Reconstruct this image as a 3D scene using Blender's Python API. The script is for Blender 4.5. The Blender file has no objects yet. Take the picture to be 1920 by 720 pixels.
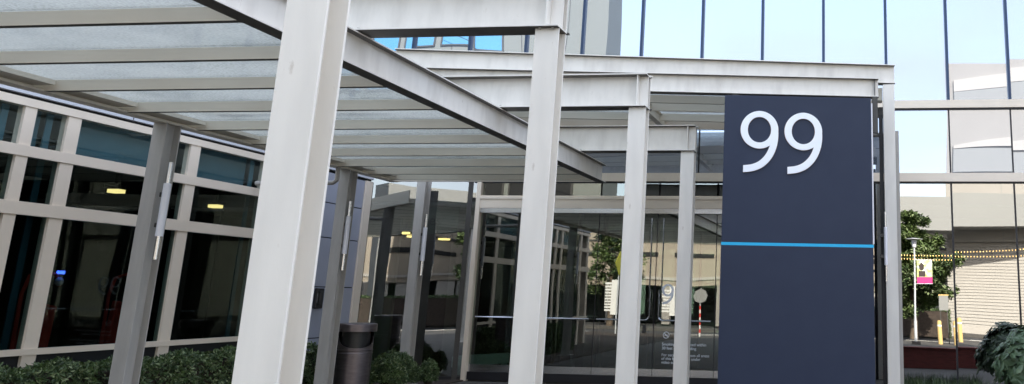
import bpy, bmesh, math, random
from mathutils import Vector, Matrix
R = math.radians
C = bpy.context.scene.collection
scene = bpy.context.scene
random.seed(7)

# ------------------------------------------------------------------ camera
CAM_R = ((0.992792, 0.118672, 0.016755), (-0.010062, 0.221840, -0.975031), (-0.119426, 0.967835, 0.221435))
cd = bpy.data.cameras.new('camera'); cam = bpy.data.objects.new('camera', cd); C.objects.link(cam)
rt, dn, fw = [Vector(r).normalized() for r in CAM_R]
m = Matrix((rt, -dn, -fw)).transposed().to_4x4(); m.translation = (0, 0, 1.6)
cam.matrix_world = m
cd.sensor_fit = 'HORIZONTAL'; cd.sensor_width = 36; cd.lens = 1600.0 / 1920 * 36
cd.shift_x = (960 - 1411.4) / 1920; cd.shift_y = (195.3 - 360) / 1920
cd.clip_start = 0.05; cd.clip_end = 1000
scene.camera = cam

# ------------------------------------------------------------------ sky, sun, exposure
SUN_E, SUN_A = 34, 14
w = bpy.data.worlds.new('World'); scene.world = w; w.use_nodes = True
nt = w.node_tree; nt.nodes.clear()
sk = nt.nodes.new('ShaderNodeTexSky'); sk.sky_type = 'NISHITA'; sk.sun_disc = False
sk.sun_elevation = R(SUN_E); sk.sun_rotation = R(SUN_A); sk.air_density = 1.0; sk.dust_density = 2.5; sk.ozone_density = 1.0
bg = nt.nodes.new('ShaderNodeBackground'); bg.inputs[1].default_value = 0.15
out = nt.nodes.new('ShaderNodeOutputWorld')
tcw = nt.nodes.new('ShaderNodeTexCoord'); mpw = nt.nodes.new('ShaderNodeMapping'); mpw.inputs['Scale'].default_value = (1, 1, 3)
nsw = nt.nodes.new('ShaderNodeTexNoise'); nsw.inputs['Scale'].default_value = 2.2; nsw.inputs['Detail'].default_value = 5
rw = nt.nodes.new('ShaderNodeMapRange'); rw.inputs['From Min'].default_value = .35; rw.inputs['From Max'].default_value = .7; rw.inputs['To Min'].default_value = .55; rw.inputs['To Max'].default_value = .92
mw = nt.nodes.new('ShaderNodeMix'); mw.data_type = 'RGBA'; mw.inputs[7].default_value = (1.70, 1.80, 2.0, 1)
nt.links.new(tcw.outputs['Generated'], mpw.inputs[0]); nt.links.new(mpw.outputs[0], nsw.inputs[0]); nt.links.new(nsw.outputs[0], rw.inputs['Value'])
nt.links.new(rw.outputs[0], mw.inputs[0]); nt.links.new(sk.outputs[0], mw.inputs[6]); nt.links.new(mw.outputs[2], bg.inputs[0]); nt.links.new(bg.outputs[0], out.inputs[0])
sd = bpy.data.lights.new('sun', 'SUN'); sd.energy = 2.1; sd.angle = R(0.5); sd.color = (1, 0.93, 0.82)
so = bpy.data.objects.new('sun', sd); C.objects.link(so)
sv = Vector((math.sin(R(SUN_A)) * math.cos(R(SUN_E)), math.cos(R(SUN_A)) * math.cos(R(SUN_E)), math.sin(R(SUN_E))))
so.rotation_euler = sv.to_track_quat('Z', 'Y').to_euler(); so.location = sv * 60
vs = scene.view_settings
vs.view_transform = 'Standard'; vs.look = 'None'; vs.gamma = 1; vs.use_curve_mapping = False; vs.exposure = 2.8
scene.cycles.max_bounces = 10; scene.cycles.transparent_max_bounces = 24; scene.cycles.glossy_bounces = 5

# ------------------------------------------------------------------ materials
def mat(name, col, rough=0.5, metal=0.0, var=0.0, vscale=3.0, stretch=(1, 1, 1), bump=0.0, bscale=60, spec=0.5, emit=None, es=0, col2=None, lo=0.35, hi=0.65, spots=False):
    M = bpy.data.materials.new(name); M.use_nodes = True; n = M.node_tree; b = n.nodes['Principled BSDF']
    b.inputs['Base Color'].default_value = (*col, 1); b.inputs['Roughness'].default_value = rough
    b.inputs['Metallic'].default_value = metal; b.inputs['Specular IOR Level'].default_value = spec
    tc = n.nodes.new('ShaderNodeTexCoord'); mp = n.nodes.new('ShaderNodeMapping'); mp.inputs['Scale'].default_value = stretch
    n.links.new(tc.outputs['Object'], mp.inputs[0])
    if var > 0 or col2:
        ns = n.nodes.new('ShaderNodeTexNoise'); ns.inputs['Scale'].default_value = vscale; ns.inputs['Detail'].default_value = 6
        n.links.new(mp.outputs[0], ns.inputs[0])
        cr = n.nodes.new('ShaderNodeValToRGB'); cr.color_ramp.elements[0].position = lo; cr.color_ramp.elements[1].position = hi
        c2 = col2 or tuple(c * (1 - var) for c in col)
        cr.color_ramp.elements[0].color = (*c2, 1); cr.color_ramp.elements[1].color = (*col, 1)
        n.links.new(ns.outputs[0], cr.inputs[0]); n.links.new(cr.outputs[0], b.inputs['Base Color'])
    if spots:
        n3 = n.nodes.new('ShaderNodeTexNoise'); n3.inputs['Scale'].default_value = 5; n3.inputs['Detail'].default_value = 8; n3.inputs['Roughness'].default_value = .7
        m3 = n.nodes.new('ShaderNodeMapping'); m3.inputs['Scale'].default_value = (2.2, 2.2, .9); n.links.new(tc.outputs['Object'], m3.inputs[0]); n.links.new(m3.outputs[0], n3.inputs[0])
        r3 = n.nodes.new('ShaderNodeMapRange'); r3.inputs['From Min'].default_value = .66; r3.inputs['From Max'].default_value = .76; r3.inputs['To Max'].default_value = .55; n.links.new(n3.outputs[0], r3.inputs['Value'])
        x3 = n.nodes.new('ShaderNodeMix'); x3.data_type = 'RGBA'; x3.inputs[7].default_value = (.30, .22, .16, 1)
        n.links.new(r3.outputs[0], x3.inputs[0]); n.links.new(cr.outputs[0], x3.inputs[6]); n.links.new(x3.outputs[2], b.inputs['Base Color'])
    if bump > 0:
        nb = n.nodes.new('ShaderNodeTexNoise'); nb.inputs['Scale'].default_value = bscale; nb.inputs['Detail'].default_value = 3
        n.links.new(mp.outputs[0], nb.inputs[0]); bp = n.nodes.new('ShaderNodeBump'); bp.inputs['Strength'].default_value = bump
        bp.inputs['Distance'].default_value = 0.01
        n.links.new(nb.outputs[0], bp.inputs['Height']); n.links.new(bp.outputs[0], b.inputs['Normal'])
    if emit:
        b.inputs['Emission Color'].default_value = (*emit, 1); b.inputs['Emission Strength'].default_value = es
    return M

def glass(name, tint, refl, gcol=(1, 1, 1), wav=0.0, wscale=0.6, rough=0.0, back=None, tscale=None):
    """coated architectural glass: a fixed part mirror plus Fresnel, the rest tinted see-through (or an opaque back pan)"""
    M = bpy.data.materials.new(name); M.use_nodes = True; n = M.node_tree; n.nodes.clear()
    o = n.nodes.new('ShaderNodeOutputMaterial'); mx = n.nodes.new('ShaderNodeMixShader')
    gl = n.nodes.new('ShaderNodeBsdfGlossy'); gl.inputs['Color'].default_value = (*gcol, 1); gl.inputs['Roughness'].default_value = rough
    if back is None:
        tr = n.nodes.new('ShaderNodeBsdfTransparent'); tr.inputs[0].default_value = (*tint, 1)
    else:
        tr = n.nodes.new('ShaderNodeBsdfDiffuse'); tr.inputs[0].default_value = (*back, 1)
    lw = n.nodes.new('ShaderNodeLayerWeight'); lw.inputs[0].default_value = 0.45
    mr = n.nodes.new('ShaderNodeMapRange'); mr.inputs['To Min'].default_value = refl; mr.inputs['To Max'].default_value = 1
    n.links.new(lw.outputs['Fresnel'], mr.inputs['Value'])
    ge = n.nodes.new('ShaderNodeNewGeometry'); iv = n.nodes.new('ShaderNodeMath'); iv.operation = 'MULTIPLY_ADD'; iv.inputs[1].default_value = -1; iv.inputs[2].default_value = 1
    n.links.new(ge.outputs['Backfacing'], iv.inputs[0]); fm = n.nodes.new('ShaderNodeMath'); fm.operation = 'MULTIPLY'
    n.links.new(mr.outputs[0], fm.inputs[0]); n.links.new(iv.outputs[0], fm.inputs[1])
    if wav > 0:
        tc = n.nodes.new('ShaderNodeTexCoord'); ns = n.nodes.new('ShaderNodeTexNoise'); ns.inputs['Scale'].default_value = wscale; ns.inputs['Detail'].default_value = 0
        bp = n.nodes.new('ShaderNodeBump'); bp.inputs['Strength'].default_value = 1; bp.inputs['Distance'].default_value = wav
        n.links.new(tc.outputs['Object'], ns.inputs[0]); n.links.new(ns.outputs[0], bp.inputs['Height']); n.links.new(bp.outputs[0], gl.inputs['Normal'])
    n.links.new(fm.outputs[0], mx.inputs[0]); n.links.new(tr.outputs[0], mx.inputs[1]); n.links.new(gl.outputs[0], mx.inputs[2])
    n.links.new(mx.outputs[0], o.inputs[0])
    return M

M = {}
M['steel'] = mat('painted_steel', (.79, .76, .705), .42, var=.09, spots=True, vscale=2.2, stretch=(3, 3, .55), bump=.05, bscale=90)
M['steel_weathered'] = mat('weathered_steel', (.74, .71, .66), .5, spots=True, col2=(.635, .605, .56), vscale=2.6, stretch=(2.5, 2.5, .8), lo=.3, hi=.55, bump=.06)
M['steel_grey'] = mat('grey_post_paint', (.45, .43, .405), .45, var=.15, vscale=3, stretch=(3, 3, .6), bump=.05)
M['underside_shade'] = mat('brown_painted_underside_shade', (.13, .12, .105), .6, var=.3, vscale=5)  # brownish dark undersides of the steel: shade painted into the colour
M['purlin'] = mat('purlin_paint', (.86, .80, .69), .5, var=.06, vscale=1.5)
M['beige'] = mat('beige_aluminium', (.80, .70, .585), .42, metal=.0, var=.06, vscale=2)
M['coping'] = mat('parapet_metal', (.62, .64, .70), .4, var=.06, vscale=4)
M['bluepanel'] = mat('blue_grey_panel', (.36, .38, .46), .38, var=.08, vscale=2)
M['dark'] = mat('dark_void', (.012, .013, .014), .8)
M['darkmetal'] = mat('dark_metal', (.05, .048, .045), .5)
M['black'] = mat('black_plastic', (.015, .015, .016), .35)
M['signblue'] = mat('navy_sign_paint', (.026, .035, .064), .5, spec=.2, col2=(.0295, .039, .069), vscale=3.5, lo=.3, hi=.7, bump=.04, bscale=200)
M['cyan'] = mat('cyan_strip', (.0, .40, .72), .4)
M['numeral'] = mat('pale_numeral', (.84, .87, .93), .4)
M['numeral_side'] = mat('numeral_return', (.42, .26, .18), .4)
M['chrome'] = mat('brushed_chrome', (.72, .73, .76), .22, metal=1)
M['diffuser'] = mat('white_diffuser', (.80, .80, .86), .3)
M['bin'] = mat('bronze_bin_metal', (.20, .175, .185), .34, metal=.85, var=.2, vscale=6, stretch=(1, 1, 5), bump=.03)
M['blue_mull'] = mat('blue_mullion_cap', (.012, .035, .09), .3, metal=.2)
M['seam'] = mat('black_gasket', (.008, .008, .012), .5)
M['concrete'] = mat('concrete_paving', (.085, .08, .073), .85, var=.2, vscale=1.2, bump=.2, bscale=30)
M['asphalt'] = mat('asphalt', (.055, .055, .057), .9, var=.25, vscale=2, bump=.3, bscale=120)
M['soil'] = mat('planting_soil', (.06, .045, .035), .95, var=.4, vscale=8, bump=.5, bscale=40)
M['paint_white'] = mat('road_paint', (.75, .75, .72), .7)
M['floor_in'] = mat('lobby_floor', (.10, .10, .095), .25, var=.15, vscale=2)
M['wall_in'] = mat('lobby_wall', (.17, .185, .165), .7, var=.15, vscale=1)
M['wall_green'] = mat('vestibule_wall', (.24, .27, .19), .7, var=.1, vscale=1)
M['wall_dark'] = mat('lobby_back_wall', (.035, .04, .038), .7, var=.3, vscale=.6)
M['blind'] = mat('teal_roller_blind', (.065, .17, .22), .8, var=.15, vscale=1.2)
M['lamp'] = mat('lit_lamp', (1, .8, .4), .5, emit=(1, .66, .25), es=.6)
M['bulb'] = mat('lit_bulb', (1, .8, .4), .5, emit=(1, .50, .10), es=.7)
M['bluebulb'] = mat('lit_blue', (.1, .1, 1), .5, emit=(.05, .12, 1), es=1.2)
M['red'] = mat('red_fabric', (.8, .06, .03), .6, var=.3, vscale=4, emit=(.6, .05, .02), es=.0)
M['planter'] = mat('dark_red_brick', (.16, .03, .022), .7, var=.4, vscale=5, stretch=(1, 1, 6), bump=.3)
M['bark'] = mat('bark', (.16, .12, .085), .9, var=.4, vscale=6, stretch=(3, 3, .6), bump=.6, bscale=20)
M['leaf_hedge'] = mat('hedge_leaf', (.075, .125, .035), .45, col2=(.035, .065, .022), vscale=7, lo=.4, hi=.6)
M['leaf_light'] = mat('hedge_leaf_young', (.20, .25, .12), .42)
M['leaf_tree'] = mat('conifer_leaf', (.085, .13, .03), .6, col2=(.03, .06, .014), vscale=1.2, lo=.4, hi=.6)
M['leaf_shrub'] = mat('rhododendron_leaf', (.095, .15, .075), .42, col2=(.045, .08, .04), vscale=6)
M['cream'] = mat('cream_cladding', (.30, .285, .26), .75, var=.06, vscale=.5)
M['siding'] = mat('white_siding', (.40, .38, .345), .7, var=.04, vscale=1)
M['beigewall'] = mat('beige_wall', (.34, .295, .235), .8, var=.08, vscale=.6)
M['tower'] = mat('grey_green_cladding', (.25, .255, .245), .7, var=.03, vscale=.3)
M['tower_pale'] = mat('pale_green_cladding', (.175, .19, .175), .7, var=.03, vscale=.3)
M['galv'] = mat('galvanised_steel', (.62, .64, .66), .4, metal=.3)
M['yellow'] = mat('yellow_sign', (.42, .42, .05), .5)
M['post_red'] = mat('red_post_band', (.6, .03, .02), .5)
M['magenta'] = mat('magenta_band', (.62, .03, .20), .6)
M['banner'] = mat('printed_banner', (.72, .80, .80), .7, col2=(.62, .66, .22), vscale=5, lo=.4, hi=.62)
M['banner_dark'] = mat('banner_figure', (.05, .035, .03), .7)
M['mustard'] = mat('mustard_bollard', (.62, .44, .17), .7)
M['benchm'] = mat('pale_bench', (.50, .58, .58), .5)
M['blue_glass'] = glass('tower_window_glass', (0, 0, 0), .5, (.30, .60, .80), back=(.02, .17, .30))
M['g_up'] = glass('mirror_glass', (0, 0, 0), .40, (.86, .90, 1), wav=.0055, wscale=.55, back=(.10, .13, .17))
M['g_low'] = glass('vision_glass', (.35, .40, .40), .41, (.97, .97, .96), wav=.004, wscale=.6)
M['g_door'] = glass('door_glass', (.60, .68, .63), .17, (.95, .97, .93), wav=.003, wscale=.8)
M['g_corner'] = glass('corner_glass', (.66, .74, .70), .24, (.95, .97, .97), wav=.006, wscale=.8)
M['g_left'] = glass('left_wing_glass', (.5, .58, .58), .02, (.30, .36, .33), wav=.004, wscale=.7)
M['g_blind'] = glass('blind_window_glass', (.88, .92, .92), .03, (.42, .5, .5), wav=.003)
M['g_edge'] = glass('clear_glass', (.85, .9, .88), .06)

def canopy_glass():
    m_ = bpy.data.materials.new('wet_canopy_glass'); m_.use_nodes = True; n = m_.node_tree; n.nodes.clear()
    o = n.nodes.new('ShaderNodeOutputMaterial'); mx = n.nodes.new('ShaderNodeMixShader'); mx2 = n.nodes.new('ShaderNodeMixShader')
    tr = n.nodes.new('ShaderNodeBsdfTransparent'); tr.inputs[0].default_value = (.66, .68, .67, 1)
    tl = n.nodes.new('ShaderNodeBsdfTranslucent'); tl.inputs[0].default_value = (.56, .56, .53, 1)
    gl = n.nodes.new('ShaderNodeBsdfGlossy'); gl.inputs['Roughness'].default_value = .08; gl.inputs['Color'].default_value = (.8, .85, .85, 1)
    tc = n.nodes.new('ShaderNodeTexCoord'); mp = n.nodes.new('ShaderNodeMapping'); mp.inputs['Scale'].default_value = (1, 1, 1)
    ns = n.nodes.new('ShaderNodeTexNoise'); ns.inputs['Scale'].default_value = 45; ns.inputs['Detail'].default_value = 3
    n2 = n.nodes.new('ShaderNodeTexNoise'); n2.inputs['Scale'].default_value = .9; n2.inputs['Detail'].default_value = 3
    ma = n.nodes.new('ShaderNodeMath'); ma.operation = 'MULTIPLY_ADD'
    n.links.new(tc.outputs['Object'], mp.inputs[0]); n.links.new(mp.outputs[0], ns.inputs[0]); n.links.new(mp.outputs[0], n2.inputs[0])
    r1 = n.nodes.new('ShaderNodeMapRange'); r1.inputs['From Min'].default_value = .38; r1.inputs['From Max'].default_value = .62; r1.inputs['To Min'].default_value = .42; r1.inputs['To Max'].default_value = .62
    n.links.new(ns.outputs[0], r1.inputs['Value'])
    r2 = n.nodes.new('ShaderNodeMapRange'); r2.inputs['From Min'].default_value = .35; r2.inputs['From Max'].default_value = .65; r2.inputs['To Min'].default_value = -.22; r2.inputs['To Max'].default_value = .22
    n.links.new(n2.outputs[0], r2.inputs['Value']); ad_ = n.nodes.new('ShaderNodeMath'); ad_.operation = 'ADD'
    n.links.new(r1.outputs[0], ad_.inputs[0]); n.links.new(r2.outputs[0], ad_.inputs[1])
    n.links.new(ad_.outputs[0], mx.inputs[0]); n.links.new(tr.outputs[0], mx.inputs[1]); n.links.new(tl.outputs[0], mx.inputs[2])
    bp = n.nodes.new('ShaderNodeBump'); bp.inputs['Strength'].default_value = .3; bp.inputs['Distance'].default_value = .002
    n.links.new(ns.outputs[0], bp.inputs['Height']); n.links.new(bp.outputs[0], gl.inputs['Normal'])
    lw = n.nodes.new('ShaderNodeLayerWeight'); lw.inputs[0].default_value = .10
    ge = n.nodes.new('ShaderNodeNewGeometry'); iv = n.nodes.new('ShaderNodeMath'); iv.operation = 'MULTIPLY_ADD'; iv.inputs[1].default_value = -1; iv.inputs[2].default_value = 1
    n.links.new(ge.outputs['Backfacing'], iv.inputs[0]); fm = n.nodes.new('ShaderNodeMath'); fm.operation = 'MULTIPLY'
    n.links.new(lw.outputs['Fresnel'], fm.inputs[0]); n.links.new(iv.outputs[0], fm.inputs[1]); n.links.new(fm.outputs[0], mx2.inputs[0]); n.links.new(mx.outputs[0], mx2.inputs[1]); n.links.new(gl.outputs[0], mx2.inputs[2])
    n.links.new(mx2.outputs[0], o.inputs[0]); return m_
M['g_canopy'] = canopy_glass()

# ------------------------------------------------------------------ helpers
class MB:
    def __init__(s): s.v = []; s.f = []
    def add(s, vs_, fs):
        k = len(s.v); s.v += [tuple(v) for v in vs_]; s.f += [tuple(i + k for i in f) for f in fs]; return s
    def box(s, x0, x1, y0, y1, z0, z1):
        return s.add([(x0, y0, z0), (x1, y0, z0), (x1, y1, z0), (x0, y1, z0), (x0, y0, z1), (x1, y0, z1), (x1, y1, z1), (x0, y1, z1)],
                     [(3, 2, 1, 0), (4, 5, 6, 7), (0, 1, 5, 4), (1, 2, 6, 5), (2, 3, 7, 6), (3, 0, 4, 7)])
    def prism(s, poly, a, b, u, v):
        """extrude the 2D polygon (in axes u, v) from point a to point b"""
        a, b, u, v = Vector(a), Vector(b), Vector(u), Vector(v); n = len(poly)
        vs_ = [a + u * p[0] + v * p[1] for p in poly] + [b + u * p[0] + v * p[1] for p in poly]
        fs = [tuple(range(n))[::-1], tuple(range(n, 2 * n))] + [(i, (i + 1) % n, (i + 1) % n + n, i + n) for i in range(n)]
        return s.add(vs_, fs)
    def isec(s, a, b, webdir, flangedir, depth, width, tf=.016, tw=.012):
        """I section whose centre runs a->b"""
        d, w_, t = depth / 2, width / 2, tw / 2
        P = [(-d, -w_), (-d + tf, -w_), (-d + tf, -t), (d - tf, -t), (d - tf, -w_), (d, -w_), (d, w_), (d - tf, w_), (d - tf, t), (-d + tf, t), (-d + tf, w_), (-d, w_)]
        return s.prism(P, a, b, webdir, flangedir)
    def tube(s, pts, r, n=10, caps=True):
        pts = [Vector(p) for p in pts]; rs = r if isinstance(r, (list, tuple)) else [r] * len(pts)
        rings = []; t0 = (pts[1] - pts[0]).normalized(); up = Vector((0, 0, 1)) if abs(t0.z) < .9 else Vector((1, 0, 0))
        nrm = t0.cross(up).normalized()
        for i, p in enumerate(pts):
            t = (pts[min(i + 1, len(pts) - 1)] - pts[max(i - 1, 0)]).normalized()
            nrm = (nrm - t * nrm.dot(t)).normalized(); bn = t.cross(nrm)
            rings.append([p + (nrm * math.cos(2 * math.pi * k / n) + bn * math.sin(2 * math.pi * k / n)) * rs[i] for k in range(n)])
        vs_ = [v for rg in rings for v in rg]; fs = []
        for i in range(len(pts) - 1):
            for k in range(n):
                fs.append((i * n + k, i * n + (k + 1) % n, (i + 1) * n + (k + 1) % n, (i + 1) * n + k))
        if caps: fs += [tuple(range(n))[::-1], tuple(range((len(pts) - 1) * n, len(pts) * n))]
        return s.add(vs_, fs)
    def lathe(s, x, y, prof, n=40):
        vs_ = []; fs = []
        for r, z in prof: vs_ += [(x + r * math.cos(2 * math.pi * k / n), y + r * math.sin(2 * math.pi * k / n), z) for k in range(n)]
        for i in range(len(prof) - 1):
            for k in range(n): fs.append((i * n + k, i * n + (k + 1) % n, (i + 1) * n + (k + 1) % n, (i + 1) * n + k))
        fs += [tuple(range(n))[::-1], tuple(range((len(prof) - 1) * n, len(prof) * n))]
        return s.add(vs_, fs)
    def build(s, name, material, parent=None, smooth=False, bevel=0, kind=None, loc=None, soffit=None):
        off = Vector(loc) if loc else (parent['_w'] if parent and '_w' in parent else (0, 0, 0))
        off = Vector(off)
        me = bpy.data.meshes.new(name); me.from_pydata([tuple(Vector(v) - off) for v in s.v], [], s.f)
        me.materials.append(M[material] if isinstance(material, str) else material)
        bm = bmesh.new(); bm.from_mesh(me); bmesh.ops.recalc_face_normals(bm, faces=bm.faces); bm.to_mesh(me); bm.free()
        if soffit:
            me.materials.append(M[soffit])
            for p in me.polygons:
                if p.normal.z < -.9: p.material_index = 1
        o = bpy.data.objects.new(name, me); C.objects.link(o)
        if parent:
            o.parent = parent
        elif loc: o.location = loc
        if parent is not None: o['_w'] = list(off)
        if smooth:
            for p in me.polygons: p.use_smooth = True
            try: me.set_sharp_from_angle(angle=R(40))
            except Exception: pass
        if bevel:
            bv = o.modifiers.new('bevel', 'BEVEL'); bv.width = bevel; bv.segments = 2; bv.limit_method = 'ANGLE'; bv.angle_limit = R(50)
        if kind: o['kind'] = kind
        return o

def B(*a): return MB().box(*a)
def thing(name, label, cat, loc=(0, 0, 0), group=None):
    o = bpy.data.objects.new(name, None); C.objects.link(o); o.location = loc; o['_w'] = list(loc)
    o.empty_display_size = .1
    o['label'] = label; o['category'] = cat
    if group: o['group'] = group
    return o
def tag(o, label, cat, group=None, kind=None):
    o['label'] = label; o['category'] = cat
    if group: o['group'] = group
    if kind: o['kind'] = kind
    return o
def text(name, body, size, material, parent, pos, rot=(R(90), 0, 0), ext=.001):
    cu = bpy.data.curves.new(name, 'FONT'); cu.body = body; cu.size = size; cu.extrude = ext; cu.space_line = 1.0
    tmp = bpy.data.objects.new('tmp', cu); C.objects.link(tmp); dg = bpy.context.evaluated_depsgraph_get()
    me = bpy.data.meshes.new_from_object(tmp.evaluated_get(dg)); bpy.data.objects.remove(tmp)
    mt = Matrix.Translation(Vector(pos)) @ Matrix.Rotation(rot[2], 4, 'Z') @ Matrix.Rotation(rot[0], 4, 'X')
    off = Vector(parent['_w']) if parent else Vector((0, 0, 0))
    for v in me.vertices: v.co = mt @ v.co - off
    me.materials.clear(); me.materials.append(M[material]); me.name = name
    o = bpy.data.objects.new(name, me); C.objects.link(o)
    if parent: o.parent = parent
    return o

# ------------------------------------------------------------------ ground
B(-120, 120, -120, 130, -.5, -.10).build('ground', 'asphalt', kind='structure')
B(-7.3, 40, -6.5, 15.9, -.095, .0).build('pavement', 'concrete', kind='structure')
B(-40, -7.31, -6.5, 15.9, -.095, .02).build('planting_bed', 'soil', kind='structure')
B(-60, 60, -6.66, -6.505, -.095, .012).build('kerb', 'siding', kind='structure')
B(-60, 60, -15.0, -12.5, -.095, .03).build('far_pavement', 'concrete', kind='structure')
for k in range(9):
    if k == 0: mb = MB()
    mb.box(-30 + k * 7, -27 + k * 7, -9.55, -9.43, -.1, -.094)
mb.build('road_marking', 'paint_white', kind='structure')

# ------------------------------------------------------------------ main building (facade plane y=16)
YF = 16.0
ob = thing('office_building', 'tall mirror glass office building with blue mullions and beige bands behind the steel canopy', 'building', (0, YF, 0))
cols = [-14.0, -12.8, -11.6, -10.3, -9.05, -7.83, -6.63, -5.45, -4.23, -3.0, -1.80, -.605, .592, 1.738, 2.865, 4.02, 5.17, 6.33, 7.5, 8.7]
random.seed(3)
def pane(x0, x1, z0, z1, m_, y=YF, tilt=.0022):
    a = random.uniform(-tilt, tilt); b = random.uniform(-tilt, tilt); w2 = (x1 - x0)
    mb = MB(); x0 += .006; x1 -= .006; z0 += .004; z1 -= .004
    # slightly out of plane panes give each its own broken reflection
    f = lambda x, z: y + a * (x - (x0 + x1) / 2) + b * (z - (z0 + z1) / 2)
    v = [(x0, f(x0, z0), z0), (x1, f(x1, z0), z0), (x1, f(x1, z1), z1), (x0, f(x0, z1), z1)]
    v += [(p[0], p[1] + .02, p[2]) for p in v]
    mb.add(v, [(0, 1, 2, 3), (7, 6, 5, 4), (0, 4, 5, 1), (1, 5, 6, 2), (2, 6, 7, 3), (3, 7, 4, 0)])
    return mb.build('window', m_, ob)
for i in range(len(cols) - 1):
    pane(cols[i], cols[i + 1], 5.29, 9.2, 'g_up')
    pane(cols[i], cols[i + 1], 9.3, 13.0, 'g_up')
    pane(cols[i], cols[i + 1], 3.91, 5.14, 'g_up')
    if cols[i] > -1.7: pane(cols[i], cols[i + 1], .08, 3.75, 'g_low', tilt=.003)
for x in cols:
    MB().box(x - .026, x + .026, YF - .06, YF + .03, 5.29, 13.0).build('mullion', 'blue_mull', ob)
    if x > -1.7 or x < -10: MB().box(x - .016, x + .016, YF - .012, YF + .03, 0, 3.75).build('mullion', 'seam', ob)
    MB().box(x - .014, x + .014, YF - .011, YF + .03, 3.91, 5.14).build('mullion', 'seam', ob)
for z0, z1 in ((5.14, 5.29), (3.75, 3.91)):
    B(-14, 8.7, YF - .07, YF + .03, z0, z1).build('facade_band', 'beige', ob)
    B(-14, 8.7, YF - .035, YF + .02, z0 - .03, z0).build('band_gasket', 'seam', ob)
B(-14, 8.7, YF - .06, YF + .03, 9.2, 9.3).build('facade_band', 'beige', ob)
B(-14, 8.7, YF - .08, YF + .2, 13.0, 13.25).build('parapet', 'beige', ob)
B(-14, 8.7, YF + .21, YF + 12, 12.9, 13.1).build('roof', 'tower', ob)
B(8.7, 8.9, YF - .01, YF + 12, 0, 13.2).build('side_wall', 'tower', ob)
B(-40, -14, YF - .01, YF + 12, 3.9, 13.2).build('solid_wall', 'tower', ob)
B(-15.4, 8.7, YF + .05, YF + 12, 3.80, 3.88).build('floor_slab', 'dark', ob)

# lobby behind the lower glass
B(-15.3, 8.7, YF + .05, YF + 12, -.05, .015).build('lobby_floor', 'floor_in', ob)
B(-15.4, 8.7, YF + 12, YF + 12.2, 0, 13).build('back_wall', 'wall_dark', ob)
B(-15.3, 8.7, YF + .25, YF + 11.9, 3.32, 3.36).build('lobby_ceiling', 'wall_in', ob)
B(-1.75, -1.6, YF + .1, YF + 4.0, .015, 3.32).build('inner_wall', 'wall_in', ob)
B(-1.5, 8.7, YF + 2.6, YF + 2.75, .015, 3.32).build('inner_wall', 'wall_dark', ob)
for x in (-9.9, -8.2, -6.4):
    B(x, x + .35, YF + 4.2, YF + 4.6, .015, 3.32).build('inner_column', 'wall_in', ob)
B(-11.9, -10.0, YF + 1.9, YF + 2.0, .015, 3.2).build('inner_wall', 'wall_green', ob)
# glazing left of the doors
for a, b in ((-9.2, -9.08), (-9.08, -7.83), (-7.83, -7.36)):
    pass
# the corner is chamfered: panes run obliquely from the wing's corner to the door frame
CA, CB = Vector((-9.19, 15.22, 0)), Vector((-7.38, 16.0, 0)); cdv = (CB - CA).normalized(); cnn = Vector((-cdv.y, cdv.x, 0)); CL = (CB - CA).length
def cpane(t0, t1, z0, z1, name, m_, y0=0, y1=.014, tilt=0):
    p, q = CA + cdv * (t0 * CL), CA + cdv * (t1 * CL)
    mb = MB(); a_, b_ = y0, y1
    mb.add([tuple(p + cnn * a_ + Vector((0, 0, z0))), tuple(q + cnn * (a_ + tilt) + Vector((0, 0, z0))), tuple(q + cnn * (b_ + tilt) + Vector((0, 0, z0))), tuple(p + cnn * b_ + Vector((0, 0, z0))),
            tuple(p + cnn * a_ + Vector((0, 0, z1))), tuple(q + cnn * (a_ + tilt) + Vector((0, 0, z1))), tuple(q + cnn * (b_ + tilt) + Vector((0, 0, z1))), tuple(p + cnn * b_ + Vector((0, 0, z1)))],
           [(3, 2, 1, 0), (4, 5, 6, 7), (0, 1, 5, 4), (1, 2, 6, 5), (2, 3, 7, 6), (3, 0, 4, 7)])
    return mb.build(name, m_, ob)
cpane(.0, .42, .08, 3.74, 'window', 'g_corner', tilt=.012); cpane(.452, .90, .08, 3.74, 'window', 'g_corner', tilt=-.01); cpane(.948, 1.0, .08, 3.74, 'window', 'g_corner')
cpane(.421, .451, 0, 3.74, 'mullion', 'seam', -.03, .08); cpane(.901, .947, 0, 3.74, 'mullion', 'darkmetal', -.04, .12); cpane(0, 1, 0, .078, 'sill', 'seam', -.03, .05)
MB().add([(-9.19, 15.22, 3.741), (-7.38, 16.0, 3.741), (-9.19, 16.0, 3.741), (-9.19, 15.22, 3.78), (-7.38, 16.0, 3.78), (-9.19, 16.0, 3.78)], [(0, 2, 1), (3, 4, 5), (0, 1, 4, 3), (1, 2, 5, 4), (2, 0, 3, 5)]).build('corner_soffit', 'beige', ob)
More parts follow.
